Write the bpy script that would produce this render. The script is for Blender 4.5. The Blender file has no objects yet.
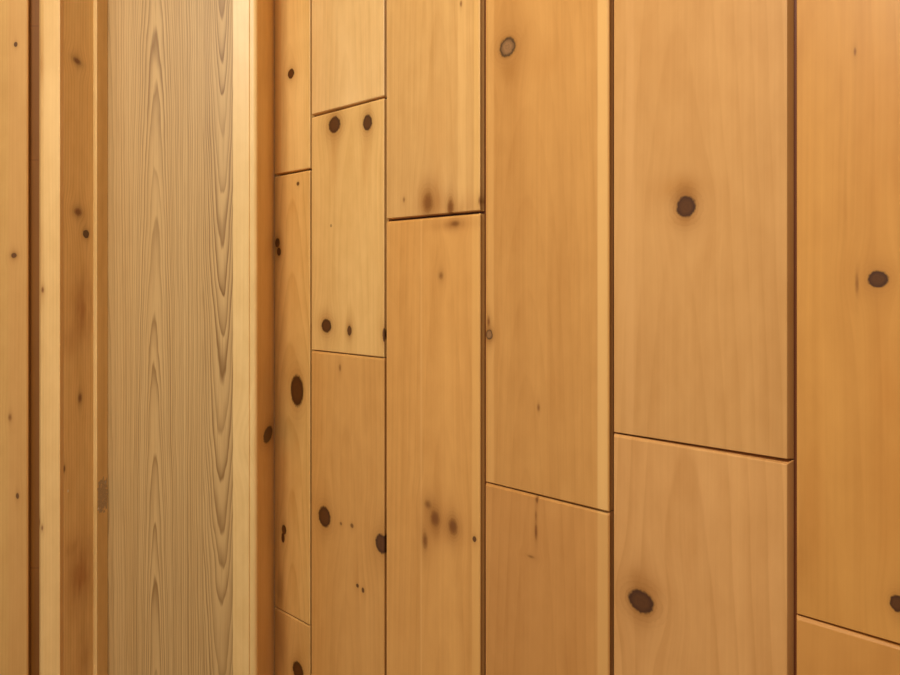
import bpy, bmesh, math, random
from mathutils import Vector

SC = bpy.context.scene
COL = SC.collection

# ------------------------------------------------------------------ camera, world, lights, exposure
F = 775.0                     # focal length in pixels of the 900 x 675 frame
HORIZON = 285.0               # row of the horizon
EYE = 1.50                    # camera height in metres
cam_data = bpy.data.cameras.new('camera')
cam_data.sensor_fit = 'HORIZONTAL'
cam_data.sensor_width = 36.0
cam_data.lens = F / 900.0 * 36.0
cam_data.shift_y = -(337.5 - HORIZON) / 900.0
cam_data.clip_start = 0.02
cam = bpy.data.objects.new('camera', cam_data)
COL.objects.link(cam)
cam.location = (0, 0, EYE)
cam.rotation_euler = (math.pi / 2, 0, 0)
SC.camera = cam

world = bpy.data.worlds.new('world')
SC.world = world
world.use_nodes = True
world.node_tree.nodes['Background'].inputs['Color'].default_value = (1.0, 0.97, 0.90, 1)
world.node_tree.nodes['Background'].inputs['Strength'].default_value = 0.40


def area(name, loc, target, size, size_y, power, colour):
    d = bpy.data.lights.new(name, 'AREA')
    d.shape = 'RECTANGLE'
    d.size, d.size_y, d.energy, d.color = size, size_y, power, colour
    o = bpy.data.objects.new(name, d)
    COL.objects.link(o)
    o.location = loc
    o.rotation_euler = (Vector(target) - Vector(loc)).to_track_quat('-Z', 'Y').to_euler()
    return o


area('ceiling_light', (-0.57, -0.20, 2.70), (-0.15, 1.10, 1.45), 0.70, 0.70, 47, (0.98, 1.0, 0.96))

SC.view_settings.view_transform = 'Standard'
SC.view_settings.look = 'None'
SC.view_settings.gamma = 1
SC.view_settings.use_curve_mapping = False
SC.view_settings.exposure = 0.0

# ------------------------------------------------------------------ helpers
def lin(r, g, b):
    def f(c):
        c /= 255.0
        return c / 12.92 if c <= 0.04045 else ((c + 0.055) / 1.055) ** 2.4
    return (f(r), f(g), f(b), 1.0)


class Graph:
    """Small helper that writes arithmetic as shader math nodes."""
    def __init__(self, name):
        self.mat = bpy.data.materials.new(name)
        self.mat.use_nodes = True
        self.t = self.mat.node_tree
        self.bsdf = self.t.nodes['Principled BSDF']

    def put(self, sock, v):
        if isinstance(v, Val):
            self.t.links.new(v.s, sock)
        elif isinstance(v, bpy.types.NodeSocket):
            self.t.links.new(v, sock)
        else:
            sock.default_value = v

    def m(self, op, a, b=None, c=None, clamp=False):
        n = self.t.nodes.new('ShaderNodeMath')
        n.operation = op
        n.use_clamp = clamp
        for i, v in enumerate((a, b, c)):
            if v is not None:
                self.put(n.inputs[i], v)
        return Val(self, n.outputs[0])

    def coords(self):
        tc = self.t.nodes.new('ShaderNodeTexCoord')
        s = self.t.nodes.new('ShaderNodeSeparateXYZ')
        self.t.links.new(tc.outputs['Object'], s.inputs[0])
        return [Val(self, o) for o in s.outputs]

    def noise(self, x, y, z, detail=2.0, rough=0.5):
        c = self.t.nodes.new('ShaderNodeCombineXYZ')
        for i, v in enumerate((x, y, z)):
            self.put(c.inputs[i], v)
        n = self.t.nodes.new('ShaderNodeTexNoise')
        n.inputs['Scale'].default_value = 1.0
        n.inputs['Detail'].default_value = detail
        n.inputs['Roughness'].default_value = rough
        self.t.links.new(c.outputs[0], n.inputs['Vector'])
        return Val(self, n.outputs['Fac'])

    def step(self, v, lo, hi):
        n = self.t.nodes.new('ShaderNodeMapRange')
        n.interpolation_type = 'SMOOTHSTEP'
        self.put(n.inputs['Value'], v)
        n.inputs['From Min'].default_value = lo
        n.inputs['From Max'].default_value = hi
        return Val(self, n.outputs['Result'])

    def step_down(self, v, lo, hi):
        return 1.0 - self.step(v, lo, hi)

    def mix(self, fac, a, b):
        n = self.t.nodes.new('ShaderNodeMix')
        n.data_type = 'RGBA'
        self.put(n.inputs[0], fac)
        self.put(n.inputs[6], a)
        self.put(n.inputs[7], b)
        return n.outputs[2]

    def finish(self, colour, rough=0.42, bump=None, bump_strength=0.08, spec=0.35):
        self.put(self.bsdf.inputs['Base Color'], colour)
        self.put(self.bsdf.inputs['Roughness'], rough)
        self.bsdf.inputs['Specular IOR Level'].default_value = spec
        if bump is not None:
            b = self.t.nodes.new('ShaderNodeBump')
            b.inputs['Strength'].default_value = bump_strength
            b.inputs['Distance'].default_value = 0.001
            self.put(b.inputs['Height'], bump)
            self.t.links.new(b.outputs[0], self.bsdf.inputs['Normal'])
        return self.mat


class Val:
    def __init__(self, g, s): self.g, self.s = g, s
    def __add__(self, o): return self.g.m('ADD', self, o)
    def __radd__(self, o): return self.g.m('ADD', o, self)
    def __sub__(self, o): return self.g.m('SUBTRACT', self, o)
    def __rsub__(self, o): return self.g.m('SUBTRACT', o, self)
    def __mul__(self, o): return self.g.m('MULTIPLY', self, o)
    def __rmul__(self, o): return self.g.m('MULTIPLY', o, self)
    def __truediv__(self, o): return self.g.m('DIVIDE', self, o)
    def sqrt(self): return self.g.m('SQRT', self)
    def exp(self): return self.g.m('EXPONENT', self)
    def fract(self): return self.g.m('FRACT', self)
    def pow(self, p): return self.g.m('POWER', self, p)
    def abs(self): return self.g.m('ABSOLUTE', self)
    def clamp(self): return self.g.m('ADD', self, 0.0, clamp=True)


HONEY = (219, 163, 94)


def pine(name, base=HONEY, dark=None, light=None, knots=(), stains=(), bands=(), seed=0.0, k=0.0,
         ring=(0.02, 0.05, 0.02, 0.007), ring_amp=0.25, streak=0.5, rough=0.40, fleck=None):
    """Knotty pine.  Across-grain coordinate c = x + k*y, along-grain coordinate z (object space, metres).
    knots: (c, z, rc, rz, strength, halo, heart)   heart: 'd' dark, 'g' greyish heart with dark rim, 's' soft
    stains: (c, z, rc, rz, strength, (r,g,b))      soft-edged blotches of resin-coloured wood
    bands: (c0, c1, (r,g,b), strength)             straight bands: sapwood, other tones, painted edge highlight
    ring: (x0, depth, slope, spacing)"""
    g = Graph(name)
    dark = dark or tuple(v * f for v, f in zip(base, (0.86, 0.80, 0.68)))
    light = light or tuple(min(255, v * f) for v, f in zip(base, (1.05, 1.07, 1.12)))
    x, y, z = g.coords()
    c0 = x + y * k if k else x
    c = c0
    for (kc, kz, rc, rz, st, halo, heart) in knots:
        if st < 0.35:
            continue
        dx, dz = c0 - kc, z - kz
        w = (((dx / (2.6 * rc)).pow(2.0) + (dz / (4.0 * rz)).pow(2.0)) * -1.0).exp()
        c = c - dx * w * 0.75
    wob = g.noise(c * 6.0 + seed, z * 2.2, seed * 1.7, 2.0) - 0.5
    cw = c + wob * 0.012
    broad = g.noise(cw * 38.0 + seed * 3.1, z * 0.8 + seed, seed, 2.0)
    fine = g.noise(cw * 260.0 + seed, z * 2.5, seed * 0.7, 3.0, 0.6)
    blotch = g.noise(c * 9.0 + seed * 2.0, z * 3.0 + seed, seed + 4.0, 2.0)
    mottle = g.noise(c * 55.0 + seed, z * 22.0, seed, 3.0) - 0.5
    x0, d, s, lam = ring
    r = ((cw - x0).pow(2.0) + (z * s + d).pow(2.0)).sqrt() + wob * 0.004
    late = (r / lam).fract()
    late = late.pow(2.5) * g.step_down(late, 0.90, 1.0)
    fac = (broad - 0.5) * (1.3 * streak) + (fine - 0.5) * (0.9 * streak) + late * ring_amp + mottle * 0.55 + 0.26
    col = g.mix(fac.clamp(), lin(*base), lin(*dark))
    col = g.mix(((blotch - 0.5) * 1.9).clamp(), col, lin(*light))
    for (b0, b1, rgb, st) in bands:
        edge = min(0.0018, (b1 - b0) * 0.45)
        m = g.step(c0, b0 - edge, b0 + edge) * g.step_down(c0, b1 - edge, b1 + edge)
        col = g.mix(m * st, col, lin(*rgb))
    for (sc_, sz, rc, rz, st, rgb) in stains:
        dx, dz = (c0 - sc_) / rc, (z - sz) / rz
        m = ((dx.pow(2.0) + dz.pow(2.0)) * -1.0).exp() * (g.noise(c0 * 60.0 + seed, z * 14.0, 2.0, 3.0) * 1.6 - 0.1)
        col = g.mix((m * st).clamp(), col, lin(*rgb))
    kn = g.noise(c0 * 260.0 + seed, z * 260.0, seed, 2.0) - 0.5
    for (kc, kz, rc, rz, st, halo, heart) in knots:
        dx, dz = (c0 - kc) / rc, (z - kz) / rz
        e = (dx.pow(2.0) + dz.pow(2.0)).sqrt() + kn * 0.35
        if halo:
            h = ((e - 0.9) * (-1.0 / 0.75)).exp()
            # the streak of darker grain above and below the knot
            tail = (((dx * 0.9).pow(2.0) + (dz * 0.30).pow(2.0)) * -1.0).exp()
            # one or two swirled growth lines round the knot
            swirl = (e * 2.2 + wob * 2.0).fract().pow(3.0) * g.step_down(e, 1.2, 2.9)
            col = g.mix(((h * 0.85 + tail * 0.45 + swirl * 0.30) * halo).clamp(), col, lin(148, 92, 34))
        if heart == 'p':                       # pale chip in the finish
            col = g.mix(g.step_down(e, 0.6, 1.1) * st, col, lin(248, 238, 218))
        elif heart == 's':
            core = g.step_down(e, 0.25, 1.25)
            col = g.mix(core * st, col, lin(118, 66, 20))
        else:
            core = g.step_down(e, 0.82, 1.12)
            rim = g.step(e, 0.50, 0.92)
            inner = lin(92, 52, 18) if heart == 'd' else lin(152, 106, 62)
            rimc = lin(66, 34, 10) if heart == 'd' else lin(70, 44, 14)
            check = (e * 3.1 + kn).fract() * 0.35
            kc_ = g.mix(rim, g.mix(check, inner, rimc), rimc)
            col = g.mix(core * st, col, kc_)
    if fleck:                                  # worn patch with scraped finish
        f0, f1, z0, z1 = fleck
        dx, dz = (c0 - (f0 + f1) / 2) / ((f1 - f0) * 0.5), (z - (z0 + z1) / 2) / ((z1 - z0) * 0.5)
        n = g.noise(c0 * 120.0, z * 160.0, 3.0, 3.0)
        m = g.step((dx.pow(4.0) + dz.pow(4.0)) * -0.5 + n * 1.5, 0.42, 0.58)
        n2 = g.noise(c0 * 300.0 + 9.0, z * 420.0, 7.0, 2.0)
        col = g.mix(m * 0.8, col, g.mix(n2, lin(112, 84, 56), lin(206, 176, 140)))
    return g.finish(col, rough, fine, 0.06)


def ash(name, strips, base, dark, pale):
    """Plain-sliced ash veneer: side-by-side strips, each with its own cathedral grain.
    strips: (right edge, centre, depth, slope, spacing, amp)"""
    g = Graph(name)
    x, y, z = g.coords()
    wob = g.noise(x * 14.0, z * 3.0, 1.0, 2.0) - 0.5
    xw = x + wob * 0.010
    jit = g.noise(x * 60.0, z * 9.0, 5.0, 2.0) - 0.5
    total = None
    left = None
    for (edge, cx, d, s, lam, amp) in strips:
        r = ((xw - cx).pow(2.0) + (z * s + d).pow(2.0)).sqrt() + jit * 0.0022
        u = r / lam
        u = u + (g.noise(u * 0.6, cx * 9.0, z * 1.5, 1.0) - 0.5) * 1.6
        f = u.fract()
        lines = f.pow(2.2) * g.step_down(f, 0.86, 1.0)
        width = g.noise(g.m('FLOOR', u) * 3.7, cx * 50.0, 0.0, 0.0)       # every ring has its own strength
        v = lines * (width * 1.6 - 0.05) * amp
        inside = g.step_down(x, edge - 0.0008, edge + 0.0008)
        if left is not None:
            inside = inside * (1.0 - left)
        left = g.step_down(x, edge - 0.0008, edge + 0.0008)
        v = v * inside
        total = v if total is None else total + v
    pores = g.noise(xw * 520.0, z * 7.0, 8.0, 3.0, 0.65)
    broad = g.noise(xw * 30.0, z * 0.9, 3.0, 2.0)
    col = g.mix((broad * 1.6 - 0.35).clamp(), lin(*base), lin(*pale))
    col = g.mix(((pores - 0.5) * 1.5).clamp(), col, lin(*dark))
    col = g.mix(total.clamp(), col, lin(*dark))
    return g.finish(col, 0.48, pores, 0.10, 0.3)


def tag(o, label, cat, group=None, kind=None):
    o['label'] = label
    o['category'] = cat
    if group:
        o['group'] = group
    if kind:
        o['kind'] = kind
    return o


def link(name, bm, mat, loc=(0, 0, 0), rz=0.0, parent=None, soft=None):
    me = bpy.data.meshes.new(name)
    bmesh.ops.recalc_face_normals(bm, faces=bm.faces)
    bm.to_mesh(me)
    bm.free()
    me.materials.append(mat)
    o = bpy.data.objects.new(name, me)
    COL.objects.link(o)
    o.location = loc
    o.rotation_euler = (0, 0, rz)
    if parent:
        o.parent = parent
    if soft:
        b = o.modifiers.new('soft edges', 'BEVEL')
        b.width, b.segments, b.limit_method, b.angle_limit = soft, 2, 'ANGLE', math.radians(25)
    return o


def extrude_profile(pts, z0, z1, end0=0.0, end1=0.0):
    """A prism over the plan outline pts (x, y)."""
    bm = bmesh.new()
    lo = [bm.verts.new((p[0], p[1], z0)) for p in pts]
    hi = [bm.verts.new((p[0], p[1], z1)) for p in pts]
    bm.faces.new(lo)
    bm.faces.new(hi)
    n = len(pts)
    for i in range(n):
        bm.faces.new((lo[i], lo[(i + 1) % n], hi[(i + 1) % n], hi[i]))
    return bm


def box(x0, x1, y0, y1, z0, z1):
    return extrude_profile([(x0, y0), (x1, y0), (x1, y1), (x0, y1)], z0, z1)


def board_mesh(w, h, thick, left, right, low, high, relief=0.0):
    """A board: face at y = 0; each front edge is chamfered by (inset, depth).
    relief: how far the right edge is cut back behind its arris, an undercut added to shade the groove."""
    bm = bmesh.new()
    front = [bm.verts.new(p) for p in ((left[0], 0, low[0]), (w - right[0], 0, low[0]),
                                       (w - right[0], 0, h - high[0]), (left[0], 0, h - high[0]))]
    d = (max(left[1], low[1]), max(right[1], low[1]), max(right[1], high[1]), max(left[1], high[1]))
    if relief:
        d = (d[0], right[1], right[1], d[3])
    mid = [bm.verts.new(p) for p in ((0, d[0], 0), (w, d[1], 0), (w, d[2], h), (0, d[3], h))]
    rings = [front, mid]
    if relief:
        y = max(d) + 0.0004
        rings.append([bm.verts.new(p) for p in ((0, y, 0), (w - relief, y - 0.003, 0), (w - relief, y - 0.003, h), (0, y, h))])
    rings.append([bm.verts.new(p) for p in ((0, thick, 0), (w - relief, thick, 0), (w - relief, thick, h), (0, thick, h))])
    bm.faces.new(front)
    bm.faces.new(rings[-1])
    for a, b in zip(rings, rings[1:]):
        for i in range(4):
            j = (i + 1) % 4
            bm.faces.new((a[i], a[j], b[j], b[i]))
    return bm


# ------------------------------------------------------------------ where things stand
D = 0.80                                        # distance of the long panelled wall from the camera
S2 = math.sqrt(0.5)
AX = Vector((S2, -S2, 0))                       # along the long wall, towards the viewer
FOOT = Vector((D * S2, D * S2, 0))              # foot of the perpendicular from the camera


def on_wall(px, py):
    """Pixel -> (distance along the wall, height) on the face of the long wall."""
    dx = (px - 450.0) / F
    t = D / ((dx + 1.0) * S2)
    p = Vector((dx * t, t, EYE + (HORIZON - py) / F * t))
    return (p - FOOT).dot(AX), p.z, t


def frontal(px, py, Y):
    return (px - 450.0) / F * Y, EYE + (HORIZON - py) / F * Y


CEIL = 2.80
Y_CASING = 1.35
CORNER_U = on_wall(274.3, 300)[0]
CORNER = FOOT + AX * CORNER_U
Y_CORNER = CORNER.y

# ------------------------------------------------------------------ the setting
mat_floor = pine('floor_wood', base=(150, 104, 62), seed=21.0)
mat_plaster = Graph('plaster')
px_, py_, pz_ = mat_plaster.coords()
nz = mat_plaster.noise(px_ * 40.0, py_ * 40.0, pz_ * 40.0, 3.0)
mat_plaster.finish(mat_plaster.mix(nz, lin(222, 212, 192), lin(232, 224, 206)), 0.8, nz, 0.1, 0.2)
mat_plaster = mat_plaster.mat
mat_back = pine('wall_backing_shade', base=(104, 52, 22), seed=13.0)  # dark colour stands in for shade in the slots between boards

THICK = 0.013
wall_len0, wall_len1 = CORNER_U - 0.0, 0.335
wr = link('wall_right', box(wall_len0, wall_len1, THICK, THICK + 0.09, 0, CEIL), mat_back, FOOT, -math.pi / 4)
tag(wr, 'timber backing of the long wall, coloured dark for shade, showing only in the gaps between pine boards', 'wall', kind='structure')

floor = link('floor', box(-1.75, 1.35, -1.6, 1.75, -0.05, 0), mat_floor)
tag(floor, 'brown wooden floor below the panelled walls', 'floor', kind='structure')
ceiling = link('ceiling', box(-1.75, 1.35, -1.6, 1.75, CEIL, CEIL + 0.05), mat_plaster)
tag(ceiling, 'off white plaster ceiling above the panelled walls', 'ceiling', kind='structure')

# ------------------------------------------------------------------ boards of the long wall
GAP = 0.0021                                     # half the open slot between two boards
grooves = [CORNER_U] + [on_wall(p, 300)[0] for p in (310.6, 385.3, 483.9, 611.4, 793.2)]
grooves.append(grooves[-1] + 0.213)
GROUP = 'knotty pine boards panelling the long wall'


def joint(px0, py0, px1, py1):
    return 0.5 * (on_wall(px0, py0)[1] + on_wall(px1, py1)[1])


def K(px, py, rx, ry, st=1.0, halo=0.45, heart='d'):
    return ('px', px, py, rx, ry, st, halo, heart)


def wall_board(col, z0, z1, label, mat_kw, knots=(), stains=(), bands=()):
    u0 = grooves[col] + (GAP if col else 0.0005)
    u1 = grooves[col + 1] - GAP - (0.0, 0.0010, 0.0056, 0.0012, 0.0018, 0.0)[col]
    o = FOOT + AX * u0
    if z0 > EYE:
        z0 += 0.0026                             # these upper joints stand a little open
    h = z1 - z0 - 0.0010
    conv = []
    for (_, px, py, rx, ry, st, halo, heart) in knots:
        u, z, t = on_wall(px, py)
        ua = on_wall(px + rx, py)[0] - u
        conv.append((u - u0, z - z0, ua, ry * t / F, st, halo, heart))
    sconv = []
    for (px, py, rx, ry, st, rgb) in stains:
        u, z, t = on_wall(px, py)
        sconv.append((u - u0, z - z0, on_wall(px + rx, py)[0] - u, ry * t / F, st, rgb))
    bconv = [(on_wall(a, 300)[0] - u0, on_wall(b, 300)[0] - u0, rgb, st) for (a, b, rgb, st) in bands]
    m = pine('pine', knots=conv, stains=sconv, bands=bconv, **mat_kw)
    bm = board_mesh(u1 - u0, h, THICK - 0.0003, (0.0005, 0.0005) if col == 0 else (0.0014, 0.003),
                    ((0.0008, 0.0014), (0.0008, 0.0014), (0.0010, 0.0016), (0.0012, 0.0020), (0.0024, 0.0112), (0.0024, 0.0112))[col],
                    (0.0014, 0.0055) if z0 > 0.05 else (0.0005, 0.0005),
                    (0.0032, 0.0028) if z1 < CEIL - 0.05 else (0.0005, 0.0005), (0.0025, 0.0025, 0.0025, 0.0020, 0, 0)[col])
    ob = link('pine_board', bm, m, (o.x, o.y, z0 + 0.0005), -math.pi / 4, soft=0.0007)
    return tag(ob, label, 'board', GROUP)


TOP, BOT = CEIL - 0.001, 0.001
BR = (140, 84, 28)
# first column, beside the corner
ja, jb = joint(275, 176, 310, 170), joint(275, 607, 310, 626)
wall_board(0, ja, TOP, 'narrow pine board beside the door post, one small oval knot above its lower joint',
           dict(base=(232, 184, 110), seed=1.2, ring=(0.05, 0.03, 0.05, 0.006), ring_amp=0.22),
           [K(291, 74, 3.2, 5, 1, 0.35)], bands=[(275, 281, (222, 158, 76), 0.5)])
wall_board(0, jb, ja, 'narrow pine board beside the door post with one tall almond-shaped dark knot',
           dict(base=(228, 176, 100), seed=2.6, ring=(0.06, 0.05, 0.06, 0.008), ring_amp=0.42),
           [K(297, 391, 6.6, 16, 1, 0.35), K(277.5, 243, 2.4, 4.5), K(279, 252, 2, 4), K(284, 530, 2.2, 5, 1, 0.3),
            K(283, 538, 1.6, 5, 1, 0.2), K(298, 184, 1.4, 2, 0.9, 0.2)],
           stains=[(280, 588, 3, 22, 0.7, BR), (284, 480, 8, 40, 0.35, (182, 116, 46))])
wall_board(0, BOT, jb, 'lowest narrow pine board beside the door post, below a slanting bright joint',
           dict(base=(222, 168, 94), seed=3.9), [K(298, 671, 5.5, 9, 1, 0.4)],
           stains=[(282, 640, 4, 25, 0.5, BR)])
# second column
ja, jb = joint(313, 116.5, 384, 97.5), joint(313, 351, 384, 357.5)
wall_board(1, ja, TOP, 'clear pine board without knots above the board with a pair of knots',
           dict(base=(230, 182, 116), seed=4.4, ring=(0.10, 0.04, 0.05, 0.009), ring_amp=0.2, streak=0.6))
wall_board(1, jb, ja, 'short pine board with a pair of round knots at top and three at bottom',
           dict(base=(229, 178, 106), seed=5.7, ring=(0.11, 0.06, 0.03, 0.009), ring_amp=0.2),
           [K(334.5, 125, 6, 8.2, 1, 0.55), K(367.5, 123, 4.6, 8, 1, 0.5), K(326.5, 326, 5, 6.8, 1, 0.5),
            K(349.5, 331, 2.2, 5, 0.9, 0.6), K(385, 335, 2.6, 8, 0.9, 0.4), K(331, 226, 1.0, 1.6, 0.5, 0)],
           stains=[(334, 160, 5, 28, 0.55, (190, 126, 56)), (366, 158, 4, 28, 0.5, (190, 126, 56))])
wall_board(1, BOT, jb, 'pine board below the short board, two dark knots side by side halfway down',
           dict(base=(214, 154, 82), seed=6.1, ring=(0.10, 0.05, 0.03, 0.008), ring_amp=0.22),
           [K(324.5, 517, 6.2, 10.5, 1, 0.4), K(381.5, 544, 6.2, 10, 1, 0.35), K(357.5, 586, 1.4, 2, 0.9, 0.2),
            K(363, 590.5, 1.4, 2.6, 0.9, 0.2), K(352, 526, 1.6, 2.2, 0.6, 0.3), K(341, 524, 1.2, 1.6, 0.5, 0.2),
            K(340, 368, 1.4, 4, 0.5, 0.2, 's')])
# third column
ja = joint(388, 221, 480, 213)
wall_board(2, ja, TOP, 'long pine board in the third column with blurred knots just above its lower joint',
           dict(base=(217, 164, 96), seed=7.3, ring=(0.12, 0.05, 0.04, 0.009), ring_amp=0.2, streak=0.6),
           [K(428, 203, 5.5, 11, 0.6, 0.5, 's'), K(450.5, 208, 3.4, 9, 0.7, 0.5, 's'), K(480, 201, 2, 5, 0.6, 0.3, 's'),
            K(461, 4, 1.3, 3.5, 0.6, 0.2, 's'), K(404, 200, 1.4, 3, 0.5, 0.2, 's')],
           stains=[(432, 204, 16, 22, 0.75, (168, 104, 42)), (464, 210, 14, 12, 0.55, (168, 104, 42)), (440, 140, 14, 60, 0.35, (196, 132, 62))],
           bands=[(458, 466, (232, 178, 106), 0.35), (474, 483, (230, 176, 100), 0.5)])  # last band paints a highlight along the rounded right edge
wall_board(2, BOT, ja, 'lower pine board in the third column with a cluster of smudged knots halfway down',
           dict(base=(216, 154, 80), seed=8.8, ring=(0.13, 0.06, 0.03, 0.009), ring_amp=0.22, streak=0.6),
           [K(435, 519, 4.6, 8, 0.85, 0.6, 's'), K(453, 527, 4.6, 8, 0.85, 0.6, 's'), K(425, 541, 3, 9, 0.5, 0.4, 's'),
            K(474.5, 539.5, 2, 3, 0.9, 0.3), K(428, 505, 4, 5, 0.5, 0.3, 's'), K(455, 224, 5, 3, 0.5, 0.5, 's'), K(441, 276, 2.5, 4, 0.4, 0.3, 's')],
           stains=[(440, 524, 22, 20, 0.6, (172, 106, 42)), (450, 225, 24, 6, 0.7, (168, 104, 42))],
           bands=[(420.5, 422, (232, 176, 106), 0.35), (472, 482, (226, 168, 92), 0.5)])  # right-hand band again paints the edge highlight
# fourth column
ja = joint(487, 483, 609, 513)
wall_board(3, ja, TOP, 'long pine board with a grey-hearted round knot near the top and pale right edge',
           dict(base=(203, 143, 73), seed=9.5, ring=(0.075, 0.02, 0.10, 0.012), ring_amp=0.17, streak=0.7),
           [K(507.5, 47.5, 8.2, 10, 1, 0.5, 'g'), K(489.2, 335, 3.6, 5.2, 1, 0.7, 'g'), K(488.6, 322, 1.6, 6, 0.7, 0.3, 's'), K(538.5, 408, 1.6, 4, 0.5, 0.3, 's')],
           stains=[(508, 72, 7, 10, 0.7, (166, 106, 40)), (545, 60, 18, 18, 0.35, (186, 122, 54))],
           bands=[(597.5, 607.5, (228, 174, 102), 0.75), (488, 494, (226, 166, 92), 0.4)])
wall_board(3, BOT, ja, 'pine board below a slanting joint, faint vertical line of dark flecks near its top',
           dict(base=(202, 140, 72), seed=10.4, ring=(0.09, 0.03, 0.04, 0.010), ring_amp=0.25, streak=0.5),
           [K(537, 500, 1.6, 4, 0.8, 0.3, 's'), K(536, 532, 1.6, 9, 0.8, 0.3, 's'), K(531, 557, 4, 1.5, 0.5, 0.2, 's'), K(536, 516, 1.2, 6, 0.4, 0.2, 's')],
           bands=[(597.5, 607.5, (214, 158, 88), 0.75)])
# fifth column
ja = joint(615, 434, 790, 461)
wall_board(4, ja, TOP, 'widest-looking pine board with one round ringed knot a third of the way down',
           dict(base=(206, 149, 84), seed=11.6, ring=(0.085, 0.06, 0.05, 0.012), ring_amp=0.2, streak=0.5),
           [K(684, 199, 15, 15, 0.30, 0, 's'), K(686, 207, 10.0, 11.2, 1, 0.60)],
           stains=[(681, 188, 22, 12, 0.75, (170, 106, 34)), (684, 222, 14, 6, 0.4, (170, 106, 38))],
           bands=[(626, 634, (220, 162, 98), 0.2)])
wall_board(4, BOT, ja, 'pine board with a big dark round knot low down, below the widest-looking board',
           dict(base=(213, 154, 89), seed=12.3, ring=(0.095, 0.018, 0.045, 0.013), ring_amp=0.35, streak=0.5),
           [K(641, 602, 13, 11.5, 1, 0.6)],
           stains=[(637, 578, 9, 12, 0.7, (160, 98, 34)), (656, 590, 12, 10, 0.4, (170, 108, 46))])
# sixth column
ja = joint(796, 616, 900, 645)
wall_board(5, ja, TOP, 'pine board at the near end of the wall, one dark lens-shaped knot beside its edge',
           dict(base=(206, 143, 67), seed=14.7, ring=(0.02, 0.05, 0.03, 0.014), ring_amp=0.22, streak=0.65),
           [K(878, 279.5, 11, 8.6, 1, 0.3), K(855, 52, 1.6, 4.5, 0.6, 0.2, 's'), K(897, 604, 7.5, 8.5, 1, 0.4), K(857, 284, 2, 12, 0.4, 0.2, 's')],
           stains=[(890, 130, 30, 90, 0.45, (186, 116, 40)), (890, 440, 22, 120, 0.5, (182, 110, 36)), (812, 500, 12, 60, 0.35, (186, 116, 44))])
wall_board(5, BOT, ja, 'short visible end of a pine board in the lowest near corner of the wall',
           dict(base=(200, 136, 64), seed=15.2, ring=(0.06, 0.05, 0.03, 0.012), ring_amp=0.2))

# the panelling goes on past the last board in view
for k_ in range(2):
    ua = grooves[6] + 0.209 * k_ + GAP
    link('wall_panel', board_mesh(0.209 - 2 * GAP, CEIL - 0.002, THICK - 0.0003, (0.0014, 0.003), (0.0024, 0.0112), (0.0005, 0.0005), (0.0005, 0.0005)),
         pine('pine', base=(206, 146, 74), seed=30.0 + k_, knots=[(0.08, 1.62 - 0.5 * k_, 0.014, 0.014, 1, 0.4, 'd')]), (ua, 0, 0.001), 0, parent=wr, soft=0.0007)

# ------------------------------------------------------------------ the doorway at the end of the wall
GW = 'pine trim round the doorway'
XL, _ = frontal(60, 0, Y_CASING)                 # inner edge of left casing = face of the jamb
XL0, _ = frontal(37.5, 0, Y_CASING)
XR, _ = frontal(233, 0, Y_CASING)
XS = CORNER.x                                    # side of the right post, runs back to the corner
Y_STOP = -XL * F / (450 - 93)
X_STOP = (97 - 450) / F * Y_STOP
Y_DOOR = -X_STOP * F / (450 - 108)
DOOR_TOP = 2.35
XG = (27.5 - 450) / F * Y_CASING                 # right side of the boards left of the casing


def FK(px, py, rx, ry, Y, st=1.0, halo=0.4, heart='d', ox=0.0, oz=0.0):
    x, z = frontal(px, py, Y)
    return (x - ox, z - oz, rx * Y / F, ry * Y / F, st, halo, heart)


# back wall: pieces behind the casings and above the door
bm = box(-1.70, XL - 0.001, Y_CASING + 0.0135, Y_CASING + 0.05, 0, CEIL)
strip_knots = [FK(35, py, 9, 1.3, Y_CASING + 0.0135, 1.0, 0.2, 's') for py in (26, 160, 568)]
mat_strip = pine('recess_shade_pine', base=(132, 80, 28), seed=16.0, knots=strip_knots, streak=0.8)  # base darkened so the groove floor carries shade in its colour
wb = link('wall_back', bm, mat_strip)
tag(wb, 'recessed timber strip, shade put into its brown colour, in the dark groove left of the door casing', 'wall', kind='structure')

# boards of the short wall, left of the casing
lb_w = 0.2
x0 = XG - lb_w
m = pine('pine', base=(208, 156, 86), seed=17.3, streak=0.7, ring=(0.3, 0.02, 0.02, 0.006), ring_amp=0.25,
         knots=[FK(15.7, 45, 1.8, 2.6, Y_CASING, 0.9, 0.3, 'd', x0), FK(14, 256, 2.8, 2.6, Y_CASING, 0.8, 0.6, 'd', x0),
                FK(17.5, 496.5, 1.6, 3, Y_CASING, 0.8, 0.3, 'd', x0), FK(10, 418, 2, 4, Y_CASING, 0.5, 0.3, 's', x0)],
         bands=[((8.5 - 450) / F * Y_CASING - x0, lb_w + 0.01, (196, 136, 74), 0.35)])
b = link('pine_board', board_mesh(lb_w, CEIL - 0.002, THICK, (0.004, 0.004), (0.002, 0.0025), (0.0005, 0.0005), (0.0005, 0.0005), 0.0035), m,
         (x0, Y_CASING, 0.001), 0, soft=0.0008)
tag(b, 'pine board left of the dark groove beside the door casing', 'board')

for k_ in range(3):                              # the short wall's panelling goes on to the left
    link('wall_panel', board_mesh(lb_w, CEIL - 0.002, THICK, (0.004, 0.004), (0.002, 0.0025), (0.0005, 0.0005), (0.0005, 0.0005), 0.0035),
         pine('pine', base=(210, 158, 88), seed=40.0 + k_, knots=[(0.07 + 0.04 * k_, 1.3 + 0.3 * k_, 0.012, 0.014, 1, 0.4, 'd')]),
         (x0 - (k_ + 1) * (lb_w + 0.004), Y_CASING, 0.001), 0, parent=wb, soft=0.0008)

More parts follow.
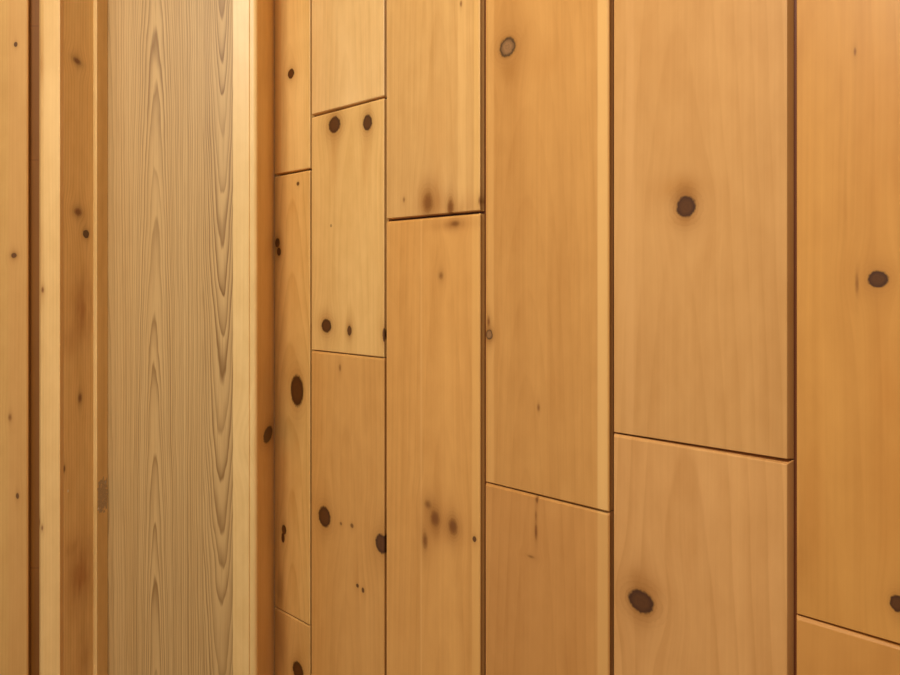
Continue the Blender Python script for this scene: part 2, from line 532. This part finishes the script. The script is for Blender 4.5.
# left casing
m = pine('pine', base=(230, 182, 114), seed=18.1, streak=0.5, ring=(0.02, 0.01, 0.015, 0.006), ring_amp=0.2,
         stains=[(XL0 + 0.006, EYE + 0.35, 0.006, 0.12, 0.7, (176, 112, 50)), (XL0 + 0.005, EYE + 0.02, 0.005, 0.16, 0.5, (184, 120, 58))],
         knots=[FK(42.5, 290, 1.6, 3, Y_CASING, 0.7, 0.4, 's'), FK(37.5, 523, 1.6, 4, Y_CASING, 0.7, 0.3, 's'), FK(42, 528, 1.4, 3, Y_CASING, 0.6, 0.3, 's')])
bm = extrude_profile([(XL0, Y_CASING + 0.006), (XL0 + 0.005, Y_CASING + 0.0012), (XL0 + 0.011, Y_CASING), (XL, Y_CASING), (XL, Y_CASING + 0.013), (XL0, Y_CASING + 0.013)], 0.001, CEIL - 0.001)
t1 = link('trim_1', bm, m, soft=0.0007)
tag(t1, 'pale narrow pine door casing between the dark groove and the orange jamb', 'door casing', GW, 'structure')

# left jamb: its face looks right, so the grain coordinate runs along y
jx0 = XL - 0.022
OR = (176, 108, 40)
def jy(px): return -XL * F / (450 - px)
def JK(px, py, rx, ry, st=1.0, halo=0.4, heart='d'):
    y = jy(px)
    return (y, EYE + (HORIZON - py) / F * y, jy(px + rx) - y, ry * y / F, st, halo, heart)
def JS(px, py, rx, ry, st, rgb):
    y = jy(px)
    return (y, EYE + (HORIZON - py) / F * y, jy(px + rx) - y, ry * y / F, st, rgb)
m = pine('pine', base=(252, 210, 138), seed=19.4, k=1.0, streak=0.7, ring=(1.36, 0.03, 0.07, 0.010), ring_amp=0.5,
         knots=[tuple([q[0] + XL] + list(q[1:])) for q in
                (JK(86, 234, 3, 4.2), JK(77, 61, 4, 3, 0.7, 0.5, 's'), JK(78, 212, 4, 4, 0.6, 0.5, 's'), JK(80, 398, 2, 5, 0.7, 0.4, 's'), JK(64, 469, 1.6, 4, 0.8, 0.3, 's'), JK(62, 505, 1.2, 2.4, 0.7, 0, 'p'), JK(68, 491, 0.9, 1.6, 0.6, 0, 'p'))],
         stains=[tuple([q[0] + XL] + list(q[1:])) for q in
                 (JS(82, 310, 10, 38, 0.9, OR), JS(80, 575, 12, 34, 1.0, OR), JS(70, 340, 9, 14, 0.6, (206, 150, 86)), JS(72, 548, 6, 8, 0.6, OR), JS(84, 655, 6, 30, 0.6, OR))])
jamb = link('trim_2', box(jx0, XL, Y_CASING + 0.0135, 1.60, 0.001, CEIL - 0.001), m)
tag(jamb, 'orange pine door jamb with one small dark knot, behind the pale casing', 'door jamb', GW, 'structure')
zf0, zf1 = EYE + (HORIZON - 515) / F * 1.5, EYE + (HORIZON - 476) / F * 1.5
m = pine('pine', base=(242, 200, 128), seed=20.2, k=1.0, streak=0.6, knots=[(X_STOP + (-X_STOP * F / (450 - 105.5)), EYE + (HORIZON - 482) / F * 1.512, 0.0045, 0.0035, 1.0, 0, 'p'), (X_STOP + (-X_STOP * F / (450 - 98.5)), EYE + (HORIZON - 509) / F * 1.48, 0.004, 0.003, 0.7, 0, 'p')], fleck=(X_STOP + Y_STOP, X_STOP + Y_DOOR, zf0, zf1))
st = link('door_stop', box(XL, X_STOP, Y_STOP, Y_DOOR - 0.0005, 0.001, CEIL - 0.001), m, parent=jamb, soft=0.0008)
st['label'] = 'narrow stop strip scuffed grey at latch height'

# right post with a rounded edge, runs back to the corner with the long wall
Y_POST = 1.330
R = 0.0070
XR, _ = frontal(233, 0, Y_POST)
XQ, _ = frontal(249.5, 0, Y_POST)
pts = [(XR, Y_POST), (XQ - 0.0010, Y_POST), (XQ - 0.0002, Y_POST + 0.0016), (XQ + 0.0007, Y_POST + 0.0002)]
cx, cy = XS - R, Y_POST + R
for i in range(9):
    a = -math.pi / 2 + i / 8 * math.pi / 2
    pts.append((cx + R * math.cos(a), cy + R * math.sin(a)))
pts += [(XS, Y_CORNER - 0.0005), (XR, Y_CORNER - 0.0005)]
def SK(px, py, rx, ry, st=1.0, halo=0.4, heart='d'):
    y = -XS * F / (450 - px)
    y1 = -XS * F / (450 - px - rx)
    return (XS + y, EYE + (HORIZON - py) / F * y, y1 - y, ry * y / F, st, halo, heart)
m = pine('pine', base=(230, 188, 122), seed=22.7, k=1.0, streak=0.5, ring=(1.2, 0.01, 0.012, 0.012), ring_amp=0.15,
         knots=[SK(268, 434.5, 4.6, 8.0, 1, 0.4),
                FK(238, 540, 1.6, 3, Y_CASING, 0.7, 0.4, 's'), FK(239, 211, 1.2, 2, Y_CASING, 0.6, 0.2, 's')])
post = link('trim_3', extrude_profile(pts, 0.001, CEIL - 0.001), m)
for p in post.data.polygons:
    p.use_smooth = False
tag(post, 'pale pine door post with rounded edge and dark side meeting the long wall', 'door post', GW, 'structure')

# the door leaf, veneered in ash
DX0, DX1 = X_STOP - 0.012, XR + 0.06
def dx_(px): return (px - 450) / F * Y_DOOR - DX0
mat_ash = ash('ash_veneer', [
    (dx_(131), dx_(104), 0.03, 0.006, 0.0034, 0.7),
    (dx_(178), dx_(155), 0.0, 0.020, 0.0027, 1.1),
    (dx_(203), dx_(150), 0.03, 0.004, 0.0042, 0.9),
    (9.0, dx_(222), 0.078, -0.029, 0.0027, 1.25)],
    (200, 158, 98), (134, 94, 46), (212, 172, 112))
leaf = link('door_1', box(0, DX1 - DX0, 0, 0.04, 0.004, DOOR_TOP), mat_ash, (DX0, Y_DOOR, 0), soft=0.001)
tag(leaf, 'flat greyish ash veneered door with cathedral grain, set back between pine jamb and post', 'door', kind='structure')
# lintel closing the opening above the door
lint = link('trim_4', box(XL + 0.0005, XR - 0.0005, Y_CASING + 0.004, 1.60, DOOR_TOP + 0.004, CEIL - 0.001),
            pine('pine', base=HONEY, seed=24.0))
tag(lint, 'pine lintel closing the opening above the ash door', 'lintel', GW, 'structure')
